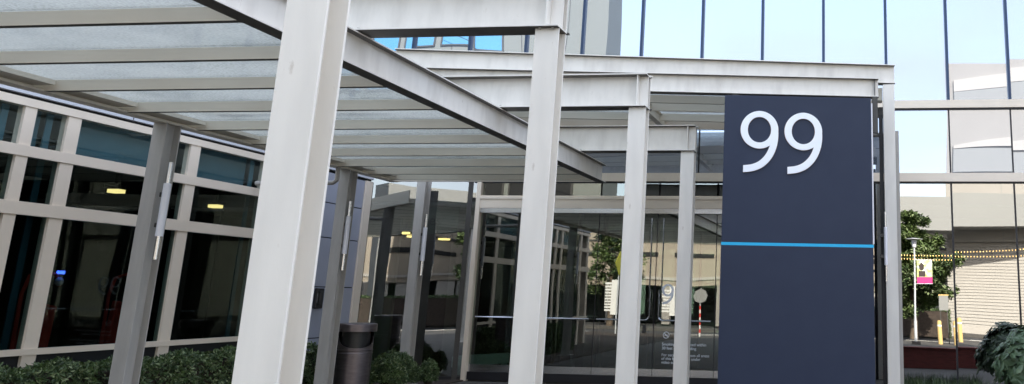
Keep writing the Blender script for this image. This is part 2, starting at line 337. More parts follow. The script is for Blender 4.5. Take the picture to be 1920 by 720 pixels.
# door frame
B(-7.375, -7.29, YF - .10, YF + .06, 0, 3.748).build('door_frame', 'beige', ob)
B(-7.289, -1.62, YF - .09, YF + .05, 3.225, 3.465).build('door_frame', 'beige', ob)
B(-7.289, -1.62, YF - .115, YF - .0905, 3.40, 3.445).build('door_frame', 'beige', ob)
for x0, x1 in ((-7.28, -6.07), (-6.05, -4.9), (-4.88, -3.75), (-3.73, -2.62), (-2.6, -1.62)):
    pane(x0, x1, 3.468, 3.745, 'g_door')
B(-7.289, -1.62, YF - .07, YF + .02, 3.135, 3.222).build('head_rail', 'chrome', ob)
leaves = [(-7.28, -6.075), (-6.065, -4.90), (-4.89, -3.755), (-3.745, -2.615), (-2.605, -1.62)]
def jbar(mb, xa, xb, y, ztop, z0, r=.016, rad=.09):
    """push bar from xa along to xb, then bending up to ztop"""
    s = 1 if xb > xa else -1
    pts = [(xa, y, z0)] + [(xb - s * rad, y, z0)]
    for k in range(1, 7):
        a = math.pi / 2 * k / 6
        pts.append((xb - s * rad + s * rad * math.sin(a), y, z0 + rad - rad * math.cos(a)))
    pts.append((xb, y, ztop)); mb.tube(pts, r, 8)
for i, (x0, x1) in enumerate(leaves):
    d = B(x0, x1, YF, YF + .014, .30, 3.132).build('glass_door', 'g_door', ob)
    B(x0, x1, YF - .014, YF + .028, .17, .298).build('bottom_rail', 'chrome', d)
    B(x1 - .005, x1 + .008, YF - .004, YF + .018, .30, 3.13).build('seam', 'seam', d)
    mb = MB()
    if i == 2: jbar(mb, x0 + .06, x1 - .075, YF - .07, 1.72, 1.165)
    elif i == 3: jbar(mb, x1 - .06, x0 + .085, YF - .07, 1.72, 1.165)
    else: mb.tube([(x0 + .08, YF - .07, 1.165), (x1 - .08, YF - .07, 1.165)], .014, 8)
    for xx in ((x0 + .12, x1 - .3) if i != 3 else (x0 + .35, x1 - .12)): mb.tube([(xx, YF - .07, 1.165), (xx, YF, 1.165)], .01, 6)
    mb.build('push_bar', 'chrome', d, smooth=True)
    if i in (2, 3):
        xx = x1 - .105 if i == 2 else x0 + .115
        MB().tube([(xx, YF - .02, 1.72), (xx, YF - .02, 3.05)], .009, 8).build('door_rod', 'chrome', d, smooth=True)
        B(xx - .022 + (.0 if i == 2 else 0), xx + .022, YF - .045, YF - .001, 1.50, 1.56).build('lock', 'darkmetal', d)
B(-7.289, -1.62, YF - .03, YF + .05, .018, .165).build('threshold', 'seam', ob)
B(-3.96, -3.90, YF - .03, YF - .002, .93, 1.08).build('lock_case', 'darkmetal', ob)
# inner vestibule doors
for x0, x1 in ((-7.6, -6.35), (-6.33, -5.55), (-5.53, -4.45), (-4.43, -3.35), (-3.33, -1.8)):
    d = B(x0, x1, YF + 2.4, YF + 2.414, .15, 3.0).build('inner_glass_door', 'g_corner', ob)
    B(x1 - .006, x1 + .012, YF + 2.38, YF + 2.43, .15, 3.0).build('seam', 'seam', d)
mb = MB(); jbar(mb, -7.2, -6.22, YF + 2.32, 1.75, 1.15, .014); mb.build('push_bar', 'chrome', ob, smooth=True)
mb = MB(); jbar(mb, -5.0, -6.0, YF + 2.32, 1.75, 1.15, .014); mb.build('push_bar', 'chrome', ob, smooth=True)
mb = MB(); jbar(mb, -5.0, -4.0, YF + 2.32, 1.75, 1.15, .014); mb.build('push_bar', 'chrome', ob, smooth=True)
for x in (-7.05, -6.75, -5.75, -5.2, -4.75, -4.1, -3.55, -2.75, -2.3):
    B(x, x + .045, YF + 1.3, YF + 1.5, .016, 3.3).build('added_fin', 'darkmetal', ob)  # made-up slim dark stiles, added to break up the reflections in the doors
B(-8, -1.76, YF + 2.36, YF + 2.46, 3.0, 3.15).build('inner_head_rail', 'chrome', ob)
# lettering on the doors
def nine_ribbon(ox, oz, H, y0, y1, ux=(1, 0), rim=0):
    """a light humanist 9 as one closed ribbon; ux is the plan direction of the text line"""
    # measured in units of the glyph height (240 px tall, 143 px wide)
    cx, cz, rx, rz, s = 71 / 240, 1 - 74 / 240, 58.5 / 240, 61.5 / 240, 12.2 / 240
    def P(u, z, y): return (ox + ux[0] * u * H - ux[1] * y, oz[0] + ux[1] * u * H + ux[0] * y, oz[1] + z * H)
    mb = MB(); n = 64; o_, i_ = [], []
    s += rim
    for k in range(n):
        a = 2 * math.pi * k / n
        wv = s * (1 + .12 * abs(math.cos(a)))
        o_.append((cx + (rx + wv) * math.cos(a), cz + (rz + s * .95) * math.sin(a)))
        i_.append((cx + (rx - wv) * math.cos(a), cz + (rz - s * .95) * math.sin(a)))
    vs_ = [P(*p, y0) for p in o_] + [P(*p, y0) for p in i_] + [P(*p, y1) for p in o_] + [P(*p, y1) for p in i_]
    fs = []
    for k in range(n):
        j = (k + 1) % n
        fs += [(k, j, n + j, n + k), (2 * n + j, 2 * n + k, 3 * n + k, 3 * n + j), (k, 2 * n + k, 2 * n + j, j), (n + j, 3 * n + j, 3 * n + k, n + k)]
    mb.add(vs_, fs)
    # tail
    ctl = [(129.5, 74), (130, 100), (126, 130), (116, 160), (100, 186), (76, 208), (46, 221), (11, 226)]
    pts = [Vector((p[0] / 240, 1 - p[1] / 240)) for p in ctl]
    fine = []
    for k in range(len(pts) - 1):
        p0, p1, p2, p3 = pts[max(k - 1, 0)], pts[k], pts[k + 1], pts[min(k + 2, len(pts) - 1)]
        for j in range(6):
            t = j / 6
            fine.append(.5 * ((2 * p1) + (p2 - p0) * t + (2 * p0 - 5 * p1 + 4 * p2 - p3) * t * t + (3 * p1 - p0 - 3 * p2 + p3) * t ** 3))
    fine.append(pts[-1]); L_, R_ = [], []
    e = .0006
    for k, p in enumerate(fine):
        t = (fine[min(k + 1, len(fine) - 1)] - fine[max(k - 1, 0)]).normalized(); nn = Vector((-t.y, t.x))
        if k == len(fine) - 1: nn = Vector((0, 1)) * (1 if nn.y > 0 else -1)
        L_.append(p + nn * (s * 1.08)); R_.append(p - nn * (s * 1.08))
    n2 = len(fine); q = [P(p.x, p.y, y0 - e) for p in L_] + [P(p.x, p.y, y0 - e) for p in R_] + [P(p.x, p.y, y1 + e) for p in L_] + [P(p.x, p.y, y1 + e) for p in R_]
    fs = [(0, n2, 3 * n2, 2 * n2), (n2 - 1, 3 * n2 - 1, 4 * n2 - 1, 2 * n2 - 1)]
    for k in range(n2 - 1):
        fs += [(k, k + 1, n2 + k + 1, n2 + k), (2 * n2 + k + 1, 2 * n2 + k, 3 * n2 + k, 3 * n2 + k + 1),
               (k, 2 * n2 + k, 2 * n2 + k + 1, k + 1), (n2 + k + 1, 3 * n2 + k + 1, 3 * n2 + k, n2 + k)]
    mb.add(q, fs); return mb
for x in (-3.62, -3.36):
    nine_ribbon(x, (YF - .006, 1.455), .375, 0, .003).build('door_numeral', 'numeral', ob)
T = lambda body, z, size: text('door_lettering', body, size, 'numeral', ob, (-3.585, YF - .004, z))
for k, (ln, z) in enumerate((('Smoking is prohibited within', .72), ('30 feet of this building', .65), ('For security purposes all areas', .53),
                            ('of this building are under', .465), ('video surveillance', .40), ('No soliciting', .235))):
    T(ln, z, .072)
mb = MB(); mb.tube([(-3.51 + .055 * math.cos(t * math.pi / 12), YF - .006, .905 + .055 * math.sin(t * math.pi / 12)) for t in range(25)], .006, 6, False)
mb.tube([(-3.545, YF - .006, .94), (-3.475, YF - .006, .87)], .006, 6); mb.box(-3.54, -3.48, YF - .008, YF - .004, .897, .912)
mb.build('no_smoking_symbol', 'numeral', ob)
text('glass_lettering', 'Res', .30, 'seam', ob, (-8.79, YF + .5, 2.93))
B(-9.0, -8.0, YF + .52, YF + .54, 2.75, 3.3).build('hanging_panel', 'wall_in', ob)

# ------------------------------------------------------------------ left wing (wall plane x=-9.2)
XW = -9.2
lw = thing('lobby_wing', 'low wing with beige framed dark windows and teal blinds behind the hedge', 'building', (XW, 9, 0))
YE = 13.64; YS = 3.0
B(XW - .5, XW + .06, YS, 15.9, 3.677, 3.748).build('coping', 'coping', lw)
for y in (9.63, 12.9, 6.3): B(XW + .0601, XW + .0615, y, y + .012, 3.68, 3.746).build('coping_joint', 'seam', lw)
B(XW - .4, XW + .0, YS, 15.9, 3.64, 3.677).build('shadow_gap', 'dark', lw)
for z0, z1, nm in ((3.55, 3.64, 'top_rail'), (3.0, 3.12, 'transom'), (2.362, 2.505, 'transom'), (.845, .912, 'sill_rail')):
    B(XW - .06, XW + .05, YS, YE, z0, z1).build(nm, 'beige', lw)
mulls = [(3.9, 4.07), (5.8, 5.95), (6.3, 6.45), (8.24, 8.38), (8.78, 8.95), (10.68, 10.86), (12.22, 12.34), (13.50, 13.64)]
zs = [(3.12, 3.55), (2.505, 3.0), (.912, 2.362)]
for y0, y1 in mulls:
    for z0, z1 in zs + [(0.0, .845)]:
        B(XW - .06, XW + .035, y0, y1, z0, z1).build('mullion', 'beige', lw)
for a, b in zip(mulls[:-1], mulls[1:]):
    for k, (z0, z1) in enumerate(zs):
        B(XW - .012, XW, a[1], b[0], z0, z1).build('window', 'g_blind' if k == 0 else 'g_left', lw)
        if k == 0: B(XW - .20, XW - .19, a[1] + .06, b[0] - .14, z0 - .1, z1 + .05).build('roller_blind', 'blind', lw)
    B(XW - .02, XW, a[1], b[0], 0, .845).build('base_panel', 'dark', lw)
    B(XW - .13, XW - .115, b[0] - .13, b[0] - .05, .912, 3.55).build('inner_jamb', 'blind', lw)
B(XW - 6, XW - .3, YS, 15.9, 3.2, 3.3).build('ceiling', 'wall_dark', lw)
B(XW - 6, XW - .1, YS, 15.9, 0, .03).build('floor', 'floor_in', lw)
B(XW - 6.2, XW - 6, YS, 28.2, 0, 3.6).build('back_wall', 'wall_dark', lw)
B(XW - 6, XW - .07, YS - .2, YS, 0, 3.6).build('end_wall', 'beige', lw)
B(XW - 6.2, XW - .05, YS - .2, 15.9, 3.60, 3.64).build('roof', 'tower', lw)
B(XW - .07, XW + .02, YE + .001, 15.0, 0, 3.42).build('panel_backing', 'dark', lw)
zj = [0, .81, 1.66, 2.5, 3.1, 3.63]
for a, b in zip(zj[:-1], zj[1:]):
    B(XW - .02, XW + .04, YE + .01, 14.98, a + .01, b - .008).build('wall_panel', 'bluepanel', lw)
B(XW - .02, XW + .07, 14.99, 15.2, 0, 3.63).build('corner_trim', 'beige', lw)
def lamp(name, label, x, y, z, sx, sy, group):
    t = thing(name, label, 'ceiling light', (x, y, z), group)
    B(x - sx / 2, x + sx / 2, y - sy / 2, y + sy / 2, z - .05, z).build('diffuser', 'lamp', t)
    B(x - sx / 2 - .03, x + sx / 2 + .03, y - sy / 2 - .03, y + sy / 2 + .03, z, z + .06).build('housing', 'darkmetal', t)
    B(x - .02, x + .02, y - .02, y + .02, z + .06, z + .3).build('stem', 'darkmetal', t)
lamp('ceiling_light', 'lit yellow ceiling light seen through window left of the first grey post', -10.5, 11.0, 2.96, .17, .13, 'ceiling lights of the left wing')
lamp('ceiling_light', 'lit yellow ceiling light seen through window right of the first grey post', -10.5, 12.95, 2.95, .17, .13, 'ceiling lights of the left wing')
for nm, x, y in (('leftmost and faintest', -11.35, 19.0), ('second from left', -11.5, 20.9), ('third from left', -12.0, 22.2), ('rightmost, beside the third post,', -11.6, 23.2)):
    lamp('ceiling_light', 'yellow ceiling light inside corner glazing, ' + nm + ' of the four', x, y, 3.1, .26, .2, 'ceiling lights of the corner lobby')
# inside the left wing: two red hooded chairs with a small blue lit lamp
def hood_chair(x, y, label):
    t = thing('hooded_chair', label, 'chair', (x, y, .03), 'red chairs inside the left wing')
    mb = MB(); n = 10
    arc = [(x, y - .22, .5), (x, y - .24, 1.5), (x, y - .18, 1.72), (x, y, 1.78), (x, y + .18, 1.74), (x, y + .24, 1.6)]
    MB().tube(arc, .022, 8).build('hood_frame', 'red', t, smooth=True)
    mb = MB(); mb.prism([(-.2, .55), (.2, .5), (.24, 1.35), (-.12, 1.42)], (x - .05, y, 0), (x + .04, y, 0), (0, 1, 0), (0, 0, 1)); mb.build('backrest', 'red', t, bevel=.02)
    B(x - .05, x + .5, y - .22, y + .22, .42, .5).build('seat', 'red', t, bevel=.02)
    for sx in (.0, .45):
        for sy in (-.19, .19): MB().tube([(x + sx, y + sy, .03), (x + sx, y + sy, .42)], .018, 8).build('leg', 'chrome', t)
    l = MB(); l.lathe(x + .03, y + .2, [(.01, 1.60), (.045, 1.63), (.05, 1.67), (.02, 1.71)], 14); l.build('lamp_globe', 'diffuser', t, smooth=True)
    B(x + .0, x + .06, y + .17, y + .23, 1.75, 1.79).build('indicator_light', 'bluebulb', t)
hood_chair(-10.1, 9.75, 'red chair with curved hood and blue light inside window left of first grey post')
hood_chair(-10.1, 11.0, 'red chair with blue light half hidden behind the first grey post')

# ------------------------------------------------------------------ steel portal frames
XC = -2.418; ZB = 3.745; ZT = 4.138
yb = [3.42, 6.42, 9.40, 12.44]
desc = ['nearest and thickest white steel portal frame crossing the walkway canopy', 'second white steel portal frame, its beam cut by the top edge',
        'third white steel portal frame with water stained beam end', 'farthest and smallest white steel portal frame beside the dark sign']
for y, ds in zip(yb, desc):
    t = thing('portal_frame', ds, 'steel frame', (XC, y + .12, 0), 'white steel portal frames over the walkway')
    wc = .205
    yc0, yc1 = y + .06, y + .235
    mb = MB(); mb.isec((XC - wc / 2, (yc0 + yc1) / 2, 0.0), (XC - wc / 2, (yc0 + yc1) / 2, ZB - .001), (0, 1, 0), (1, 0, 0), yc1 - yc0, wc, .016, .011)
    mb.build('column', 'steel', t, bevel=.003)
    B(XC - wc, XC + .001, yc1 - .016, yc1, ZB + .001, ZT - .001).build('column_extension', 'steel', t, bevel=.002)
    B(XC - .02, XC + .022, yc1 - .05, yc1 + .01, ZT + .001, ZT + .013).build('column_cap', 'steel', t)
    B(XC - .01, XC + .02, yc1 + .001, yc1 + .03, ZB + .0, ZB + .014).build('stiffener_tab', 'darkmetal', t)
    mb = MB(); mb.isec((-5.1, y + .12, (ZB + ZT) / 2), (XC + .006, y + .12, (ZB + ZT) / 2), (0, 0, 1), (0, 1, 0), ZT - ZB, .24, .015, .011)
    mb.build('beam', 'steel_weathered' if y > 5 else 'steel', t, bevel=.002, soffit='underside_shade')
    B(XC - .3, XC + .2, y - .1, y + .4, .0, .02).build('base_plate', 'steel', t)
    for bx_ in (-4.27, -4.18):
        for by_ in (y + .05, y + .19): MB().tube([(bx_, by_, ZB + .014), (bx_, by_, ZB + .034)], .013, 6).build('bolt', 'steel_grey', t)
    for bx_ in (XC - .16, XC - .05): MB().tube([(bx_, y + .045, ZB - .014), (bx_, y + .045, ZB - .0005)], .012, 6).build('bolt', 'steel_grey', t)
    B(XC - .112, XC - .100, y + .02, y + .113, ZB + .016, ZT - .016).build('stiffener', 'steel', t)

# ------------------------------------------------------------------ walkway canopy
cp = thing('walkway_canopy', 'glass roofed walkway canopy with long grey edge beam and pale cross purlins', 'canopy', (-6, 6, 0))
Y0, Y1 = 1.0, 13.78; ZE = 3.437
MB().isec((-4.225, Y0, (ZE + 3.733) / 2), (-4.225, Y1, (ZE + 3.733) / 2), (0, 0, 1), (1, 0, 0), 3.733 - ZE, .15, .014, .010).build('edge_beam', 'steel_weathered', cp, bevel=.002, soffit='underside_shade')
MB().prism([(-.15, -.02), (0, -.02), (0, .0), (-.13, .0), (-.13, .26), (-.15, .26)], (-7.80, Y0, ZE + .02), (-7.80, Y1, ZE + .02), (1, 0, 0), (0, 0, 1)).build('gutter_beam', 'purlin', cp)

pur = [1.35, 2.32, 3.29, 4.26, 5.24, 6.20, 7.155, 8.12, 9.12, 10.07, 11.02, 11.97, 12.80, 13.48]
for y in pur:
    B(-7.93, -4.235, y, y + .055, ZE + .003, ZE + .112).build('purlin', 'purlin', cp, bevel=.002, soffit='underside_shade')
for a, b in zip(pur[:-1], pur[1:]):
    B(-7.90, -7.66, a + .058, b - .03, ZE + .052, ZE + .098).build('glazing_angle', 'purlin', cp)
    B(-7.95, -4.30, a + .012, b + .005, ZE + .122, ZE + .134).build('glass_panel', 'g_canopy', cp)
B(-7.9, -4.24, Y1 - .1, Y1 - .05, ZE + .003, ZE + .10).build('end_purlin', 'purlin', cp)
# downpipe bracket under the gutter
dp = MB(); dp.tube([(-7.83, 12.05, 3.44), (-7.83, 12.05, 3.24), (-7.88, 12.05, 3.20), (-9.15, 12.05, 3.19)], .035, 10)
tag(dp.build('downpipe', 'steel_grey', loc=(-7.83, 12.05, 3.2), smooth=True), 'short grey downpipe bending from canopy gutter to the panelled wall', 'pipe')

# grey posts under the gutter
def post(y, label, x0=-7.95, wd=.17, dp_=.22, ztop=ZE):
    t = thing('canopy_post', label, 'post', (x0 + wd / 2, y, 0), 'grey posts carrying the canopy gutter')
    MB().isec((x0 + wd / 2, y + dp_ / 2, 0), (x0 + wd / 2, y + dp_ / 2, ztop - .002), (0, 1, 0), (1, 0, 0), dp_, wd, .014, .012).build('shaft', 'steel_grey', t, bevel=.003)
    B(x0 - .08, x0 + wd + .08, y - .08, y + dp_ + .08, .0, .03).build('base_plate', 'steel_grey', t)
post(8.66, 'nearest wide grey post under the canopy gutter, hedge behind it')
post(12.28, 'middle grey post under canopy gutter, beside the bronze litter bin')
post(14.66, 'farthest grey post, standing free in front of the corner glazing', ztop=3.62, wd=.165)
def tube_light(x, y, z0, z1, label, r=.034):
    t = thing('tube_light', label, 'wall light', (x, y, z0), 'tubular lights on the posts')
    h = z1 - z0; a, b = z0 + h * .235, z0 + h * .78
    mb = MB(); mb.tube([(x, y, a), (x, y, b)], r * 1.15, 18); mb.build('body', 'diffuser', t, smooth=True)
    MB().tube([(x, y, b + .001), (x, y, z1)], r * .8, 16).build('upper_tube', 'chrome', t, smooth=True)
    MB().tube([(x, y, z0), (x, y, a - .001)], r * .8, 16).build('lower_tube', 'chrome', t, smooth=True)
    B(x - .08, x - .02, y + .0, y + .05, a + .1, a + .15).build('bracket', 'darkmetal', t)
    B(x - .08, x - .02, y + .0, y + .05, b - .15, b - .1).build('bracket', 'darkmetal', t)
tube_light(-7.70, 8.72, 1.903, 2.985, 'chrome and white tube light on the nearest grey post')
tube_light(-7.765, 12.36, 1.905, 2.952, 'chrome and white tube light on the middle grey post above litter bin')
tube_light(-7.755, 14.75, 1.892, 2.986, 'chrome and white tube light on the farthest grey post')
tube_light(.425, 12.93, 1.869, 2.888, 'tube light on the white column right of the dark sign', .022)

# ------------------------------------------------------------------ entrance canopy (skewed front beams)
ec = thing('entrance_canopy', 'flat entrance canopy with two long stepped pale beams above the dark sign', 'canopy', (-3, 13, 0))
def lerp(a, b, t): return tuple(p + (q - p) * t for p, q in zip(a, b))
Af, At = Vector((-6.9, 11.60 + .10, 0)), Vector((.606, 12.97 + .10, 0)); ad = (At - Af).normalized(); an = Vector((-ad.y, ad.x, 0))
MB().isec(Af + Vector((0, 0, 5.03)), At + Vector((0, 0, 5.03)), (0, 0, 1), an, .30, .17, .014, .011).build('rear_beam', 'steel_weathered', ec, bevel=.002, soffit='underside_shade')
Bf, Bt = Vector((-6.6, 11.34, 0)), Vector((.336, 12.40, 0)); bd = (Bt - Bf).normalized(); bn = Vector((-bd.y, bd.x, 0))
MB().isec(Bf + Vector((0, 0, 4.652)), Bt + Vector((0, 0, 4.652)), (0, 0, 1), bn, .285, .17, .014, .011).build('front_beam', 'steel_weathered', ec, bevel=.002, soffit='underside_shade')
Bw = Bt - bd * .075
B(Bt.x - .055, Bt.x - .045, Bt.y - .07, Bt.y + .07, 4.53, 4.78).build('end_plate', 'darkmetal', ec)
for k, d in enumerate((.95, 1.55, 2.35)):
    f, t_ = Bf + bn * d, Bt + bn * d
    f = f + Vector((0, 0, 0)); mb = MB(); mb.prism([(0, 0), (.055, 0), (.055, .125), (0, .125)], (f.x, f.y, 4.58), (.15, t_.y - (t_.x - .15) * .15, 4.58), bn, (0, 0, 1)); mb.build('purlin', 'purlin', ec)
f, t_ = Bf + bn * 2.75, Bt + bn * 2.75
MB().prism([(0, 0), (.05, 0), (.05, .16), (0, .16)], (f.x, f.y, 4.52), (.15, t_.y, 4.52), bn, (0, 0, 1)).build('fascia', 'beige', ec)
mb = MB(); q = [(Bf.x, Bf.y + .1), (.15, Bt.y + .08), (.15, 15.88), (Bf.x, 15.88)]
mb.add([(a, b, z) for z in (4.722, 4.734) for a, b in q], [(3, 2, 1, 0), (4, 5, 6, 7), (0, 1, 5, 4), (1, 2, 6, 5), (2, 3, 7, 6), (3, 0, 4, 7)]); mb.build('glass_roof', 'g_canopy', ec)
for x in (-3.38, .12, -6.3):
    MB().isec((x, 12.1 if x < -3 else 12.6, 4.60), (x, 15.8, 4.60), (0, 0, 1), (1, 0, 0), .18, .10, .012, .01).build('cross_beam', 'purlin', ec)
MB().isec((.512, 13.07, 0), (.512, 13.07, 4.862), (0, 1, 0), (1, 0, 0), .19, .175, .014, .011).build('column', 'steel', ec, bevel=.003)
B(.615, .665, 13.25, 13.35, 0, 4.18).build('side_rail', 'steel_grey', ec)
B(.25, .42, 13.20, 13.4, 4.66, 4.86).build('bracket', 'purlin', ec)
B(.22, .44, 13.42, 13.6, 4.46, 4.60).build('bracket', 'darkmetal', ec)
MB().tube([(.2, 13.3, 4.13), (.43, 13.3, 4.13)], .035, 12).build('stub_pipe', 'steel_grey', ec, smooth=True)
B(.36, .418, 13.05, 13.2, 0, 4.4).build('door_stile', 'seam', ec)

# ------------------------------------------------------------------ sign
sl, sr = Vector((-1.855, 11.758, 0)), Vector((.223, 12.058, 0)); sdv = (sr - sl).normalized(); sn = Vector((-sdv.y, sdv.x, 0)); SW = (sr - sl).length
sg = thing('address_sign', 'tall navy blue sign slab with large pale numerals and thin cyan line', 'sign', ((sl.x + sr.x) / 2, 11.95, 0))
def slab(name, material, u0, u1, v0, v1, z0, z1, bevel=0):
    mb = MB(); mb.prism([(u0, v0), (u1, v0), (u1, v1), (u0, v1)], (sl.x, sl.y, z0), (sl.x, sl.y, z1), sdv, sn); return mb.build(name, material, sg, bevel=bevel)
slab('upper_panel', 'signblue', 0, SW, 0, .20, 2.347, 4.43, .004)
slab('lower_panel', 'signblue', -.004, SW + .004, -.006, .206, 0, 2.305, .004)
slab('cyan_line', 'cyan', -.002, SW + .01, -.002, .20, 2.3055, 2.3465)
slab('side_trim', 'diffuser', SW + .001, SW + .022, .02, .06, 2.36, 4.36)
slab('support_post', 'darkmetal', SW + .045, SW + .12, .14, .20, 3.95, 4.49)
slab('support_post', 'darkmetal', .1, .2, .21, .3, 0.0, 4.49)
for px0 in (.24, .863):
    p = sl + sdv * px0
    zt = 4.203 - (0 if px0 < .5 else .012)
    hh = .888
    nine_ribbon(p.x, (p.y, zt - hh), hh, -.028, -.008, (sdv.x, sdv.y)).build('numeral', 'numeral', sg)
    nine_ribbon(p.x, (p.y, zt - hh), hh, -.0075, -.0005, (sdv.x, sdv.y), .0035).build('numeral_return', 'numeral_side', sg)

# ------------------------------------------------------------------ litter bin
bx, by = -7.80, 13.0
lb = thing('litter_bin', 'round bronze metal litter bin with flat lid beside the middle grey post', 'litter bin', (bx, by, .02))
n = 48; rB = .262
# body wall with a scooped opening: columns of a cylinder whose top edge dips towards the right front
mb = MB(); vs_ = []; fs = []
def topz(a):
    c = math.cos(a - R(-52)); return .905 - (.165 * max(0, (c - .25) / .75) ** .5 if c > .25 else 0)
rows = 8
for k in range(n):
    a = 2 * math.pi * k / n
    for r_, rr in ((0, rB), (1, rB - .012)):
        for j in range(rows + 1):
            z = .04 + (topz(a) - .04) * j / rows
            vs_.append((bx + rr * math.cos(a), by + rr * math.sin(a), z))
st = 2 * (rows + 1)
for k in range(n):
    a, b = k * st, ((k + 1) % n) * st
    for j in range(rows):
        fs.append((a + j, b + j, b + j + 1, a + j + 1)); fs.append((a + rows + 1 + j + 1, b + rows + 1 + j + 1, b + rows + 1 + j, a + rows + 1 + j))
    fs.append((a + rows, b + rows, b + st - 1, a + st - 1))
mb.add(vs_, fs); mb.build('body', 'bin', lb, smooth=True)
MB().lathe(bx, by, [(rB + .001, .70), (rB + .008, .705), (rB + .008, .715), (rB + .001, .72)], 48).build('ring', 'bin', lb, smooth=True)
MB().lathe(bx, by, [(rB + .001, .655), (rB + .006, .66), (rB + .006, .668), (rB + .001, .675)], 48).build('ring', 'bin', lb, smooth=True)
MB().lathe(bx, by, [(.21, .5), (.21, .985)], 32).build('liner', 'black', lb, smooth=True)
MB().lathe(bx, by, [(.24, .985), (.292, .985), (.297, .99), (.297, 1.095), (.285, 1.108), (.20, 1.113), (.0, 1.113)], 48).build('lid', 'bin', lb, smooth=True)
MB().lathe(bx, by, [(.27, .02), (.27, .055), (rB, .06)], 40).build('foot', 'bin', lb, smooth=True)
# wing of body left and behind that carries the lid
mb = MB(); vs_ = []
ks = [R(a) for a in range(40, 215, 8)]
for a in ks:
    for rr in (rB - .001, rB - .03):
        for z in (.90, .984): vs_.append((bx + rr * math.cos(a), by + rr * math.sin(a), z))
fs = []
for k in range(len(ks) - 1):
    a, b = 4 * k, 4 * k + 4
    fs += [(a, b, b + 1, a + 1), (a + 3, b + 3, b + 2, a + 2)]
mb.add(vs_, fs); mb.build('lid_support', 'bin', lb, smooth=True)

# devices
ph = thing('wall_intercom', 'slim black intercom handset on the blue grey panelled wall', 'intercom', (XW + .04, 13.93, 1.46))
B(XW + .041, XW + .10, 13.85, 14.05, 1.30, 1.64).build('case', 'black', ph, bevel=.012)
B(XW + .101, XW + .13, 13.90, 14.0, 1.36, 1.58).build('handset', 'black', ph, bevel=.01)
B(XW + .101, XW + .104, 13.86, 13.89, 1.4, 1.55).build('label_strip', 'chrome', ph)
pp = thing('pay_phone', 'dark wall telephone with hanging cord seen through the corner glass', 'telephone', (-10.75, YF + 1.85, 1.3))
B(-10.90, -10.66, YF + 1.78, YF + 1.899, 1.30, 1.75).build('case', 'black', pp, bevel=.02)
B(-10.87, -10.80, YF + 1.73, YF + 1.779, 1.42, 1.70).build('handset', 'darkmetal', pp, bevel=.01)
B(-10.64, -10.35, YF + 1.82, YF + 1.899, 1.32, 1.78).build('side_panel', 'wall_green', pp)
MB().tube([(-10.84, YF + 1.75, 1.42), (-10.86, YF + 1.75, 1.25), (-10.9, YF + 1.75, 1.08), (-10.84, YF + 1.75, 1.02), (-10.80, YF + 1.75, 1.12), (-10.8, YF + 1.78, 1.3)], .012, 8).build('cord', 'black', pp, smooth=True)
bn_ = thing('lobby_bench', 'low pale slab bench standing behind the leftmost glass door', 'bench', (-7.3, YF + .9, 0))
mb = MB(); mb.add([(-7.98, YF + .75, .16), (-6.98, YF + 1.15, .24), (-6.98, YF + 1.6, .24), (-7.98, YF + 1.2, .16), (-7.98, YF + .75, .37), (-6.98, YF + 1.15, .43), (-6.98, YF + 1.6, .43), (-7.98, YF + 1.2, .37)],
    [(3, 2, 1, 0), (4, 5, 6, 7), (0, 1, 5, 4), (1, 2, 6, 5), (2, 3, 7, 6), (3, 0, 4, 7)]); mb.build('seat', 'benchm', bn_, bevel=.01)
B(-7.15, -7.05, YF + 1.2, YF + 1.5, .016, .235).build('leg', 'benchm', bn_); B(-7.9, -7.8, YF + .85, YF + 1.1, .016, .16).build('leg', 'benchm', bn_)

# ------------------------------------------------------------------ foliage
def leaf_mesh(mb, p, nrm, size, asp=.42, rnd=random, fold=.25):
    p = Vector(p); nrm = Vector(nrm).normalized()
    t = nrm.cross(Vector((rnd.uniform(-1, 1), rnd.uniform(-1, 1), rnd.uniform(-1, 1)))).normalized()
    t = (t + nrm * rnd.uniform(.0, .9)).normalized(); b = t.cross(nrm).normalized()
    L = size * rnd.uniform(.7, 1.25); w_ = L * asp; up = nrm * fold * w_
    mb.add([p, p + t * L * .5 + b * w_ / 2 + up, p + t * L, p + t * L * .5 - b * w_ / 2 + up], [(0, 1, 2), (0, 2, 3)])
def hedge(name, label, x0, x1, y0, y1, z0, z1, nleaf, size, mats=('leaf_hedge', 'leaf_light'), group=None, light=.18, rounds=0):
    rnd = random.Random(hash(label) % 1 + int(x0 * 100) + int(y1 * 10))
    t = thing(name, label, 'hedge' if name == 'hedge' else 'shrub', ((x0 + x1) / 2, (y0 + y1) / 2, z0), group)
    core = B(x0 + .07, x1 - .07, y0 + .07, y1 - .07, z0, z1 - .08)
    mbs = [MB(), MB()]
    W_, D_, H_ = x1 - x0, y1 - y0, z1 - z0
    areas = [W_ * D_, D_ * H_, W_ * H_, D_ * H_ * .4]
    for k in range(nleaf):
        s = rnd.choices(range(4), areas)[0]
        u, v = rnd.random(), rnd.random()
        if s == 0: p, nn = [x0 + u * W_, y0 + v * D_, z1], (0, 0, 1)
        elif s == 1: p, nn = [x1, y0 + u * D_, z0 + v * H_], (1, 0, .2)
        elif s == 2: p, nn = [x0 + u * W_, y0, z0 + v * H_], (0, -1, .2)
        else: p, nn = [x0, y0 + u * D_, z0 + v * H_], (-1, 0, .2)
        lump = .035 * math.sin(p[0] * 9 + p[1] * 7) + .03 * math.sin(p[1] * 17 + p[2] * 13)
        d = lump - abs(rnd.gauss(0, .035))
        p = Vector(p) + Vector(nn) * d
        nn = Vector(nn) + Vector((rnd.gauss(0, .55), rnd.gauss(0, .55), rnd.gauss(0, .45)))
        leaf_mesh(mbs[1 if rnd.random() < light else 0], p, nn, size, rnd=rnd)
    core.build('branches', 'soil', t)
    mbs[0].build('foliage', mats[0], t); mbs[1].build('young_foliage', mats[1], t)
    return t
